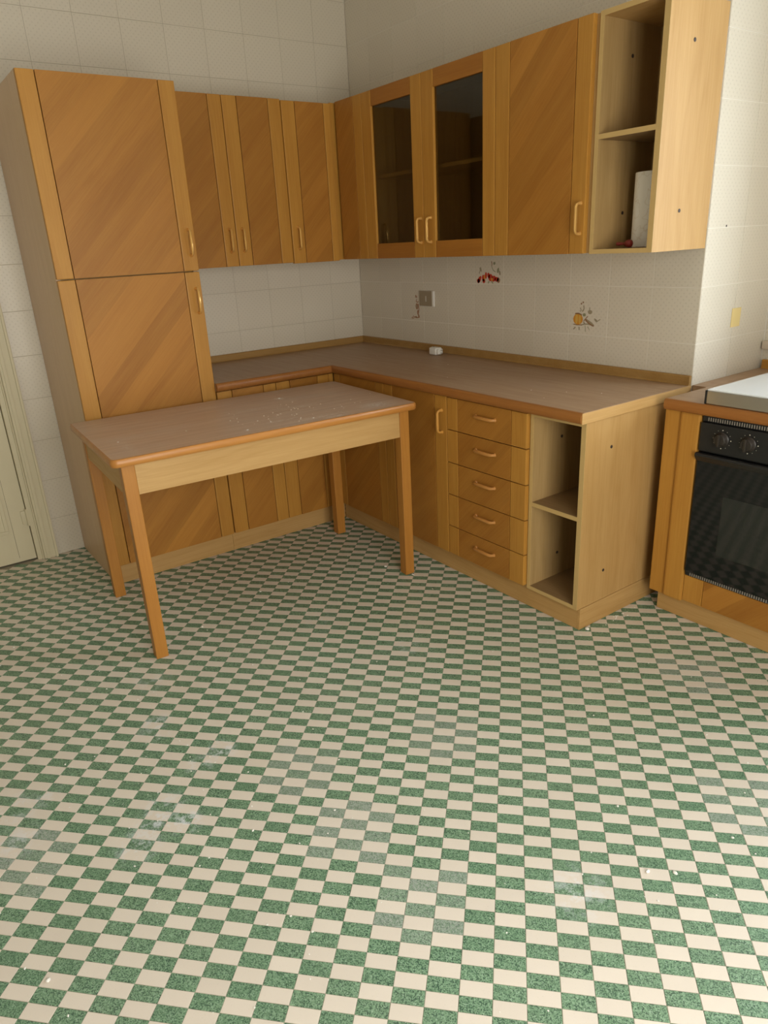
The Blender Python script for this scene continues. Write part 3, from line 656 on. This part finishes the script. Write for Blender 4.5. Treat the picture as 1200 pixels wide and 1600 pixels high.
boxes('corner_strip', M['honey_z'], b2, [(-0.6705, -0.6425, -0.6400, -0.620, BZ0, BZ1)], 0.002)
door_leaf(B, b2, -1.0880, -0.6430, BD, BZ0, BZ1, 0.064, 0.055, None)
b3 = thing('base_cabinet', 'wooden base cabinet with one wide door left of the drawers', 'cabinet', (-0.31, -1.32, 0.1))
shell(B, b3, -1.5540, -1.0895, 0.004, 0.619, BZ0-.008, BZ1)
door_leaf(B, b3, -1.5530, -1.0905, BD, BZ0, BZ1, 0.081, 0.069, (-1.5225, .675, .772))
b4 = thing('drawer_cabinet', 'wooden base cabinet with a stack of five drawers', 'cabinet', (-0.31, -1.79, 0.1))
shell(B, b4, -2.0235, -1.5545, 0.004, 0.619, BZ0-.008, BZ1)
zz = [0.105, 0.243, 0.395, 0.545, 0.693, 0.836]
hz = [0.188, 0.340, 0.492, 0.636, 0.781]
for k in range(5):
    u0, u1, z0, z1 = -2.0215, -1.5565, zz[k]+.0017, zz[k+1]-.0017
    dr = boxes('drawer', M['honey_z'], b4, [B.b(u0+.0005, u1-.0005, 0.6195, 0.6247, z0+.0005, z1-.0005)], 0.001, origin=B.p((u0+u1)/2, BD, (z0+z1)/2))
    boxes('panel', M['panel_B'], dr, [B.b(u0+.0835, u1-.0685, 0.625, BD-.0005, z0, z1)], 0.0012)
    boxes('end_block', M['honey_z'], dr, [B.b(u0, u0+.081, 0.625, BD, z0, z1)], 0.0028)
    boxes('end_block', M['honey_z'], dr, [B.b(u1-.066, u1, 0.625, BD, z0, z1)], 0.0028)
    handle(B, -1.738, BD, hz[k], None, dr, 'handle_wood', True, -1.849)
b5 = thing('open_shelf_unit', 'open two-tier base shelf unit of pale oak at the worktop end, right of the drawers', 'shelf', (-0.31, -2.155, 0.09))
open_unit(b5, -2.2870, -2.0255, 0.623, 0.094, 0.838, 0.478, 0.015, 0.021, None)
for z in (0.724, 0.222): cap_hole(b5, -0.475, -2.2871, z, -1)
for z in (0.716, 0.212): cap_hole(b5, -0.460, -2.0406, z, -1)

p1 = thing('plinth', 'long oak plinth board under the base cabinets of the back wall', 'plinth', (-0.95, -0.6, 0))
boxes('board', M['oak_x'], p1, [(-1.3022, -0.605, -0.6035, -0.5875, 0.001, 0.095)], 0.001)
p2 = thing('plinth', 'oak plinth boards under the drawers and the open base shelves', 'plinth', (-0.6, -1.45, 0))
boxes('board', M['oak_y'], p2, [(-0.6035, -0.5875, -2.2755, -0.6045, 0.001, 0.0925)], 0.001)
boxes('board', M['oak_x'], p2, [(-0.6035, -0.012, -2.2885, -2.2760, 0.001, 0.0925)], 0.001)

# ------------------------------------------------------------------ L-shaped worktop with rounded wooden edge and upstand
ZT = 0.880; TH = 0.040
def sweep(bm, path, prof):
    """path: list of (x,y); prof: list of (outward offset, z); outward = right-hand side of travel"""
    rings = []
    for i, p in enumerate(path):
        d0 = (Vector(path[i])-Vector(path[i-1])).normalized() if i else None
        d1 = (Vector(path[i+1])-Vector(path[i])).normalized() if i < len(path)-1 else None
        n0 = Vector((d0.y, -d0.x)) if d0 else None; n1 = Vector((d1.y, -d1.x)) if d1 else None
        n = n1 if n0 is None else n0 if n1 is None else (n0+n1)/(1+n0.dot(n1))
        rings.append([bm.verts.new((p[0]+n.x*o, p[1]+n.y*o, z)) for o, z in prof])
    m = len(prof)
    for a, b in zip(rings, rings[1:]):
        for k in range(m): bm.faces.new((a[k], a[(k+1) % m], b[(k+1) % m], b[k]))
    bm.faces.new(rings[0][::-1]); bm.faces.new(rings[-1])
def nose(z, th, w_=0.018, n=8):
    r = th/2; pts = [(0, z-th), (0, z)]
    for k in range(n+1):
        a = math.pi/2-math.pi*k/n
        pts.append((w_-0.011+0.011*math.cos(a), z-r+r*math.sin(a)*1.0))
    return pts
wt = thing('worktop', 'long L-shaped brown laminate worktop with rounded wooden edge', 'worktop', (-0.3, -1.0, ZT-TH))
EO = 0.6634-0.018
bm = bmesh.new()
out = [(-1.3015, -0.001), (-0.001, -0.001), (-0.001, -2.2905), (-EO, -2.2905), (-EO, -EO), (-1.3015, -EO)]
lo = [bm.verts.new((x, y, ZT-TH)) for x, y in out]; hi = [bm.verts.new((x, y, ZT)) for x, y in out]
bm.faces.new(hi); bm.faces.new(lo[::-1])
for k in range(6): bm.faces.new((lo[k], lo[(k+1) % 6], hi[(k+1) % 6], hi[k]))
finish(bm, 'top', M['worktop'], wt)
bm = bmesh.new(); sweep(bm, [(-1.3015, -EO), (-EO, -EO), (-EO, -2.2915)], nose(ZT, TH))
finish(bm, 'front_edge', M['trim_y'], wt, smooth=True, label='rounded reddish wood front edge')
boxes('end_edge', M['oak_x'], wt, [(-EO-.012, -0.002, -2.2945, -2.2918, ZT-TH, ZT-.0005)], 0.001, label='pale oak end edge')
def upstand(pts, root, mat, h=0.0375):
    bm = bmesh.new(); sweep(bm, pts, [(0, ZT+.0005), (0, ZT+h), (0.010, ZT+h), (0.014, ZT+h-.004), (0.015, ZT+.006), (0.019, ZT+.0005)])
    return finish(bm, 'upstand', M[mat], root)
upstand([(-1.3015, -0.0015), (-0.0015, -0.0015), (-0.0015, -2.2905)], wt, 'upstand')

# ------------------------------------------------------------------ table
tc = Vector((-1.3598, -1.0704, 0)); HT, TW, TL = 0.8145, 1.2912, 0.739
tb = thing('table', 'wooden table with worn brown laminate top standing before the tall cabinet', 'table', (0, 0, 0))
tb.location = tc; tb.rotation_euler = (0, 0, -0.0495)
# its parts are written in the table's own frame (origin below the middle of the top)
def tpart(name, mat, bl, bev, **k): return boxes(name, mat, tb, bl, bev, **k)
def rrect(w_, l_, r, n=5):
    pts = []
    for (sx, sy, a0) in ((1, 1, 0), (-1, 1, 90), (-1, -1, 180), (1, -1, 270)):
        for k in range(n+1):
            a = math.radians(a0+90*k/n); pts.append((sx*(w_/2-r)+r*math.cos(a), sy*(l_/2-r)+r*math.sin(a)))
    return pts
bm = bmesh.new()
prof = [(0.0, HT-.0305), (0.0, HT-.0015), (-0.0015, HT)]
base_o = rrect(TW-.012, TL-.012, 0.018)
lo = [bm.verts.new((x, y, HT-.030)) for x, y in base_o]; hi = [bm.verts.new((x, y, HT)) for x, y in base_o]
bm.faces.new(hi); bm.faces.new(lo[::-1])
for k in range(len(lo)): bm.faces.new((lo[k], lo[(k+1) % len(lo)], hi[(k+1) % len(lo)], hi[k]))
finish(bm, 'table_top', M['tabletop'], tb)
bm = bmesh.new(); rings = []
for o, z in [(0, HT-.0302), (0.004, HT-.0295), (0.0072, HT-.025), (0.008, HT-.0155), (0.0072, HT-.006), (0.004, HT-.001), (0, HT+.0001)]:
    rings.append([bm.verts.new((x, y, z)) for x, y in rrect(TW-.012+2*o, TL-.012+2*o, 0.018+o)])
for a, b in zip(rings, rings[1:]):
    for k in range(len(a)): bm.faces.new((a[k], a[(k+1) % len(a)], b[(k+1) % len(a)], b[k]))
a, b = rings[-1], rings[0]
for k in range(len(a)): bm.faces.new((a[k], a[(k+1) % len(a)], b[(k+1) % len(a)], b[k]))
finish(bm, 'edge_band', M['trim_x'], tb, smooth=True, label='rounded orange wood edge band')
LG = 0.0469; IX, IY = 0.0332, 0.0232
for sx in (-1, 1):
    for sy in (-1, 1):
        x0 = -TW/2+IX if sx < 0 else TW/2-IX-LG; y0 = -TL/2+IY if sy < 0 else TL/2-IY-LG
        tpart('leg', M['leg'], [(x0, x0+LG, y0, y0+LG, 0.0005, HT-.0310)], 0.003)
za = 0.668
for sy in (-1, 1):
    y0 = -TL/2+IY+.004 if sy < 0 else TL/2-IY-.024
    tpart('apron', M['oak_x'], [(-TW/2+IX+LG+.0005, TW/2-IX-LG-.0005, y0, y0+.020, za, HT-.0310)], 0.001)
for sx in (-1, 1):
    x0 = -TW/2+IX+.004 if sx < 0 else TW/2-IX-.024
    tpart('apron', M['oak_y'], [(x0, x0+.020, -TL/2+IY+LG+.0005, TL/2-IY-LG-.0005, za, HT-.0310)], 0.001)

# ------------------------------------------------------------------ cooker unit in the bay on the right
OX = 0.2772; OY1 = -2.3567; OY0 = -3.25; OVD = 0.247
oc = thing('oven_cabinet', 'wooden cabinet housing the black oven, at the right edge', 'cabinet', (0.0, -2.8, 0))
boxes('carcass', M['oak_z'], oc, [(-0.226, 0.48, OY1-.020, OY1-.004, 0.085, 0.838), (-0.226, 0.48, OY0+.004, OY0+.020, 0.085, 0.838), (-0.226, 0.48, OY0+.021, OY1-.021, 0.085, 0.101), (-0.226, 0.48, -2.493, -2.477, 0.102, 0.838), (-0.226, 0.48, -3.120, -3.104, 0.102, 0.838), (-0.200, 0.30, -3.103, -2.494, 0.186, 0.202)])
boxes('stile', M['honey_z'], oc, [(-OVD, -0.227, -2.4130, OY1+.008, 0.088, 0.838)], 0.0025)
boxes('post', M['honey_z'], oc, [(-OVD-.009, -0.227, -2.4945, -2.4145, 0.088, 0.838)], 0.008, label='rounded upright post beside the oven')
boxes('stile', M['honey_z'], oc, [(-OVD, -0.227, OY0, -3.105, 0.088, 0.838)], 0.0025)
lp = boxes('drawer', M['honey_z'], oc, [(-0.2315, -0.227, -3.1035, -2.4965, 0.0955, 0.2035)], 0.001)
for (a_, b_) in ((-2.5745, -2.4960), (-3.1040, -3.030)): boxes('end_block', M['honey_z'], lp, [(-OVD, -0.232, a_, b_, 0.095, 0.204)], 0.0015)
boxes('panel', M['panel_B'], lp, [(-OVD+.0005, -0.232, -3.0285, -2.5765, 0.095, 0.204)], 0.0012)
boxes('plinth', M['oak_y'], oc, [(-0.2172, -0.200, OY0, -2.372, 0.001, 0.084)], 0.001)
boxes('plinth', M['oak_x'], oc, [(-0.1995, 0.48, -2.384, -2.372, 0.001, 0.084)], 0.001)
ow = thing('worktop', 'short brown laminate worktop carrying the steel hob, at the right edge', 'worktop', (0.1, -2.8, ZT-TH))
boxes('top', M['worktop'], ow, [(-OX+.018, XW-.004, OY0-.02, OY1+.0185-.018, ZT-TH, ZT)], 0.0005)
# laminate reaches the tiled return wall behind the first run
boxes('top', M['worktop'], ow, [(0.004, XW-.004, OY1+.0008, -2.2945, ZT-TH, ZT)], 0.0005)
bm = bmesh.new(); sweep(bm, [(-OX+.018, OY1), (-OX+.018, OY0-.02)], nose(ZT, TH))
finish(bm, 'front_edge', M['trim_y'], ow, smooth=True, label='rounded orange wood front edge')
bm = bmesh.new(); sweep(bm, [(XW-.0045, OY1+.05), (XW-.0045, OY0)], [(0, ZT+.0005), (0, ZT+.0375), (0.010, ZT+.0375), (0.014, ZT+.0335), (0.015, ZT+.006), (0.019, ZT+.0005)])
finish(bm, 'upstand', M['honey_y'], ow)

ov = thing('oven', 'black built-in oven with two round control knobs', 'oven', (0.0, -2.8, 0.208))
VY1, VY0 = -2.500, -3.098
boxes('housing', M['black'], ov, [(-0.236, 0.28, VY0+.01, VY1-.01, 0.2085, 0.832)], 0.002)
boxes('vent_strip', M['black'], ov, [(-0.252, -0.2365, VY0, VY1, 0.815, 0.837)], 0.004)
cp = boxes('control_panel', M['black'], ov, [(-0.262, -0.2365, VY0, VY1, 0.708, 0.8145)], 0.005)
dr = boxes('door', M['oven_glass'], ov, [(-0.262, -0.2365, VY0, VY1, 0.226, 0.704)], 0.005)
boxes('window', M['oven_window'], dr, [(-0.2632, -0.2621, VY0+.115, VY1-.115, 0.330, 0.560)], 0.0005)
bm = bmesh.new(); sweep(bm, [(-0.262, VY1+.002), (-0.262, VY0-.002)], [(0, 0.672), (0, 0.7035), (0.008, 0.7035), (0.013, 0.700), (0.015, 0.694), (0.012, 0.688), (0.005, 0.680)])
finish(bm, 'door_grip', M['black'], dr, smooth=True)
boxes('lower_strip', M['black'], ov, [(-0.254, -0.2365, VY0, VY1, 0.2088, 0.2250)], 0.003)
bm = bmesh.new()
for k in range(66):
    y = VY1-.022-k*.0086
    if y > VY0+.012: bm_box(bm, (-0.2530, -0.2515, y-.0030, y, 0.8195, 0.8325))
finish(bm, 'vent_slots', M['slot'], ov, kind='stuff')
bm = bmesh.new()
for k in range(66):
    y = VY1-.020-k*.0086
    if y > VY0+.012: bm_box(bm, (-0.2550, -0.2535, y-.0036, y, 0.2105, 0.2225))
finish(bm, 'vent_slots', M['slot'], ov, kind='stuff')
for ky, kz in ((-2.585, 0.765), (-2.680, 0.766), (-2.93, 0.766), (-3.02, 0.766)):
    bm = bmesh.new(); bm_lathe(bm, [(0.0265, 0.0), (0.0265, -0.004), (0.023, -0.007), (0.021, -0.018), (0.019, -0.020)], (-0.2622, ky, kz), 'x', 28)
    bm_box(bm, (-0.2900, -0.2820, ky-.0045, ky+.0045, kz-.022, kz+.022), 0.002)
    finish(bm, 'knob', M['black_knob'], cp, smooth=True)
    bm = bmesh.new()
    for a_ in range(-60, 271, 30):
        rr = math.radians(a_); y, z = ky-0.0325*math.cos(rr), kz+0.0325*math.sin(rr)
        s_ = 0.0016 if a_ in (90, 270, 0) else 0.0009
        bm_box(bm, (-0.2626, -0.2621, y-s_, y+s_, z-s_, z+s_))
    finish(bm, 'dial_marks', M['mark'], cp, label='pale printed dial marks')
hb = thing('hob', 'shiny stainless steel hob with closed flat lid on the short worktop', 'hob', (0.05, -2.8, ZT))
boxes('base_frame', M['steel'], hb, [(-0.262, 0.245, -3.098, -2.5115, ZT+.0015, ZT+.0475)], 0.002)
boxes('side_cap', M['black'], hb, [(-0.263, 0.245, -2.5110, -2.5040, ZT+.0012, ZT+.0490)], 0.0015, label='black side cap')
boxes('side_cap', M['black'], hb, [(-0.263, 0.245, -3.1060, -3.0985, ZT+.0012, ZT+.0490)], 0.0015, label='black side cap')
boxes('lid', M['lid'], hb, [(-0.261, 0.30, -3.098, -2.5115, ZT+.0480, ZT+.0530)], 0.0015)
for y in (-2.60, -3.0):
    bm = bmesh.new(); bm_tube(bm, [(0.262, y-.03, ZT+.040), (0.262, y+.03, ZT+.040)], 0.008, 10); bm_box(bm, (0.246, 0.266, y-.02, y+.02, ZT+.0015, ZT+.036))
    finish(bm, 'hinge', M['black'], hb, smooth=True)

# ------------------------------------------------------------------ small things
so = thing('wall_socket', 'small square bronze socket plate on the right wall tiles above the worktop', 'socket', (-0.001, -0.665, 1.164))
boxes('backing', M['white_plastic'], so, [(-0.0075, -0.0008, -0.7215, -0.6040, 1.122, 1.205)], 0.0015, label='white surround')
boxes('plate', M['bronze_plate'], so, [(-0.0110, -0.0078, -0.7080, -0.6010, 1.124, 1.204)], 0.001)
boxes('switch_slot', M['white_plastic'], so, [(-0.0125, -0.0112, -0.6600, -0.6560, 1.148, 1.178)], 0.0005)
pl = thing('plug_adapter', 'small white plastic plug adapter lying on the worktop near the wall', 'plug', (-0.085, -0.83, ZT))
bm = bmesh.new(); bm_box(bm, (-0.112, -0.066, -0.855, -0.795, ZT+.0008, ZT+.040), 0.009, 3)
bm_lathe(bm, [(0.010, 0), (0.020, -0.004), (0.020, -0.010)][::-1], (-0.089, -0.793, ZT+.021), 'y', 16)
finish(bm, 'body', M['white_plastic'], pl, smooth=True)
bm = bmesh.new(); bm_box(bm, (-0.108, -0.072, -0.868, -0.8555, ZT+.006, ZT+.034), 0.004)
finish(bm, 'cap', M['white_plastic'], pl, smooth=True)
bm = bmesh.new()
for dz in (-.007, .007): bm_tube(bm, [(-0.089, -0.868, ZT+.020+dz), (-0.089, -0.884, ZT+.020+dz)], 0.0022, 8)
finish(bm, 'pins', M['steel'], pl, smooth=True)
zb = UZ0-.002+.016
rl = thing('paper_roll', 'white kitchen paper roll with faint print standing in the open wall shelf', 'paper roll', (-0.15, -2.19, zb))
bm = bmesh.new(); bm_lathe(bm, [(0.020, 0.0008), (0.0695, 0.0008), (0.070, 0.003), (0.070, 0.249), (0.069, 0.252), (0.020, 0.252)], (-0.155, -2.163, zb), 'z', 40)
finish(bm, 'roll', M['paper'], rl, smooth=True)
kn = thing('turned_knob', 'small dark red turned wooden knob lying in the open wall shelf', 'knob', (-0.28, -2.14, zb))
bm = bmesh.new(); bm_lathe(bm, [(0.002, 0.0), (0.006, 0.001), (0.0065, 0.012), (0.005, 0.018), (0.0045, 0.028), (0.008, 0.033), (0.0125, 0.040), (0.014, 0.048), (0.0125, 0.056), (0.006, 0.0605), (0.001, 0.061)], (0, 0, 0), 'y', 20)
for v in bm.verts:
    x, y, z = v.co; a = math.radians(180+12); v.co = Vector((-0.285+x*math.cos(a)-y*math.sin(a), -2.110+x*math.sin(a)+y*math.cos(a), zb+0.0148+z+(-0.061+y)*(-0.0)-0.0*(y)))
finish(bm, 'body', M['red'], kn, smooth=True)

# plaster crumbs and chips
def crumb(bm, x, y, z, r, flat=0.5):
    ico = bmesh.ops.create_icosphere(bm, subdivisions=1, radius=r)
    a = random.uniform(0, 6.28); ex = random.uniform(.6, 1.5)
    for v in ico['verts']:
        p = v.co*random.uniform(.75, 1.2); p.x *= ex; p.z *= flat
        v.co = Vector((x+p.x*math.cos(a)-p.y*math.sin(a), y+p.x*math.sin(a)+p.y*math.cos(a), max(z+.0004, z+r*flat*.9+p.z)))
bm = bmesh.new()
for k in range(150):
    x = random.uniform(-2.75, -0.35); y = random.uniform(-3.3, -0.75)
    if x > -0.62 and y > -2.32: continue
    crumb(bm, x, y, 0.0, random.uniform(.0012, .0032))
for k in range(26):                       # by the cabinet end and near the left of the table
    x = random.gauss(-0.42, 0.10); y = -2.31-abs(random.gauss(0, .02)); crumb(bm, x, y, 0, random.uniform(.0012, .0038))
for k in range(60):
    crumb(bm, random.gauss(-2.2, .16), random.gauss(-2.0, .22), 0, random.uniform(.001, .003))
o = finish(bm, 'plaster_crumbs', M['plaster_bit'], None, (-1.5, -2, 0)); o['kind'] = 'stuff'; tag(o, 'tiny white plaster crumbs scattered over the checkered floor', 'debris')
for (x, y, r, lb) in [(-.831,-1.306,.0085,'white plaster chip just left of the right front table leg'),(-.786,-1.462,.006,'small white chip on the floor in front of the right front table leg'),(-.577,-2.306,.011,'largest white plaster chip, on the floor at the corner of the base shelf unit'),
    (-1.418,-1.134,.005,'white chip on the floor under the middle of the table'),(-1.255,-2.958,.0045,'small white chip on the open floor, farther back than the close pair'),(-1.375,-3.135,.006,'white plaster chip at lower right, left one of a close pair'),(-1.328,-3.179,.005,'white plaster chip at lower right, right one of a close pair'),
    (-1.12,-3.207,.005,'white chip on a green tile close to the right edge'),(-.771,-2.601,.005,'white chip on the floor in front of the plinth corner and oven cabinet'),(-1.753,-1.262,.005,'white chip on the floor right of the left front table leg'),(-2.417,-.905,.005,'white chip on the floor left of the table at the left edge'),(-2.621,-2.507,.006,'white chip on the floor at lower left')]:
    bm = bmesh.new(); crumb(bm, x, y, 0, r); o = finish(bm, 'plaster_chip', M['plaster_bit'], None, (x, y, 0)); tag(o, lb, 'debris', 'plaster chips on the floor')
bm = bmesh.new(); cth, sth = math.cos(-.0495), math.sin(-.0495)
for k in range(70):
    a, b = random.gauss(.16, .22), random.gauss(-.18, .11)
    if abs(a) < .62 and abs(b) < .345: crumb(bm, tc.x+a*cth-b*sth, tc.y+a*sth+b*cth, HT, random.uniform(.001, .0028))
for (a, b, r) in [(.24, .166, .006), (-.61+.05, -.12, .005), (-.113, -.297, .004)]: crumb(bm, tc.x+a*cth-b*sth, tc.y+a*sth+b*cth, HT, r, .3)
o = finish(bm, 'table_crumbs', M['plaster_bit'], None, (tc.x, tc.y, HT)); o['kind'] = 'stuff'; tag(o, 'white plaster crumbs and dust scattered on the table top', 'debris')
bm = bmesh.new()
for (x, y) in [(-.313,-.584),(-.268,-1.136),(-.473,-1.885),(-.55,-2.022),(-.413,-2.015),(-.347,-2.132),(-.5,-1.4)]: crumb(bm, x, y, ZT, random.uniform(.002, .004), .4)
o = finish(bm, 'worktop_crumbs', M['plaster_bit'], None, (-.4, -1.5, ZT)); o['kind'] = 'stuff'; tag(o, 'a few white crumbs on the long brown worktop', 'debris')
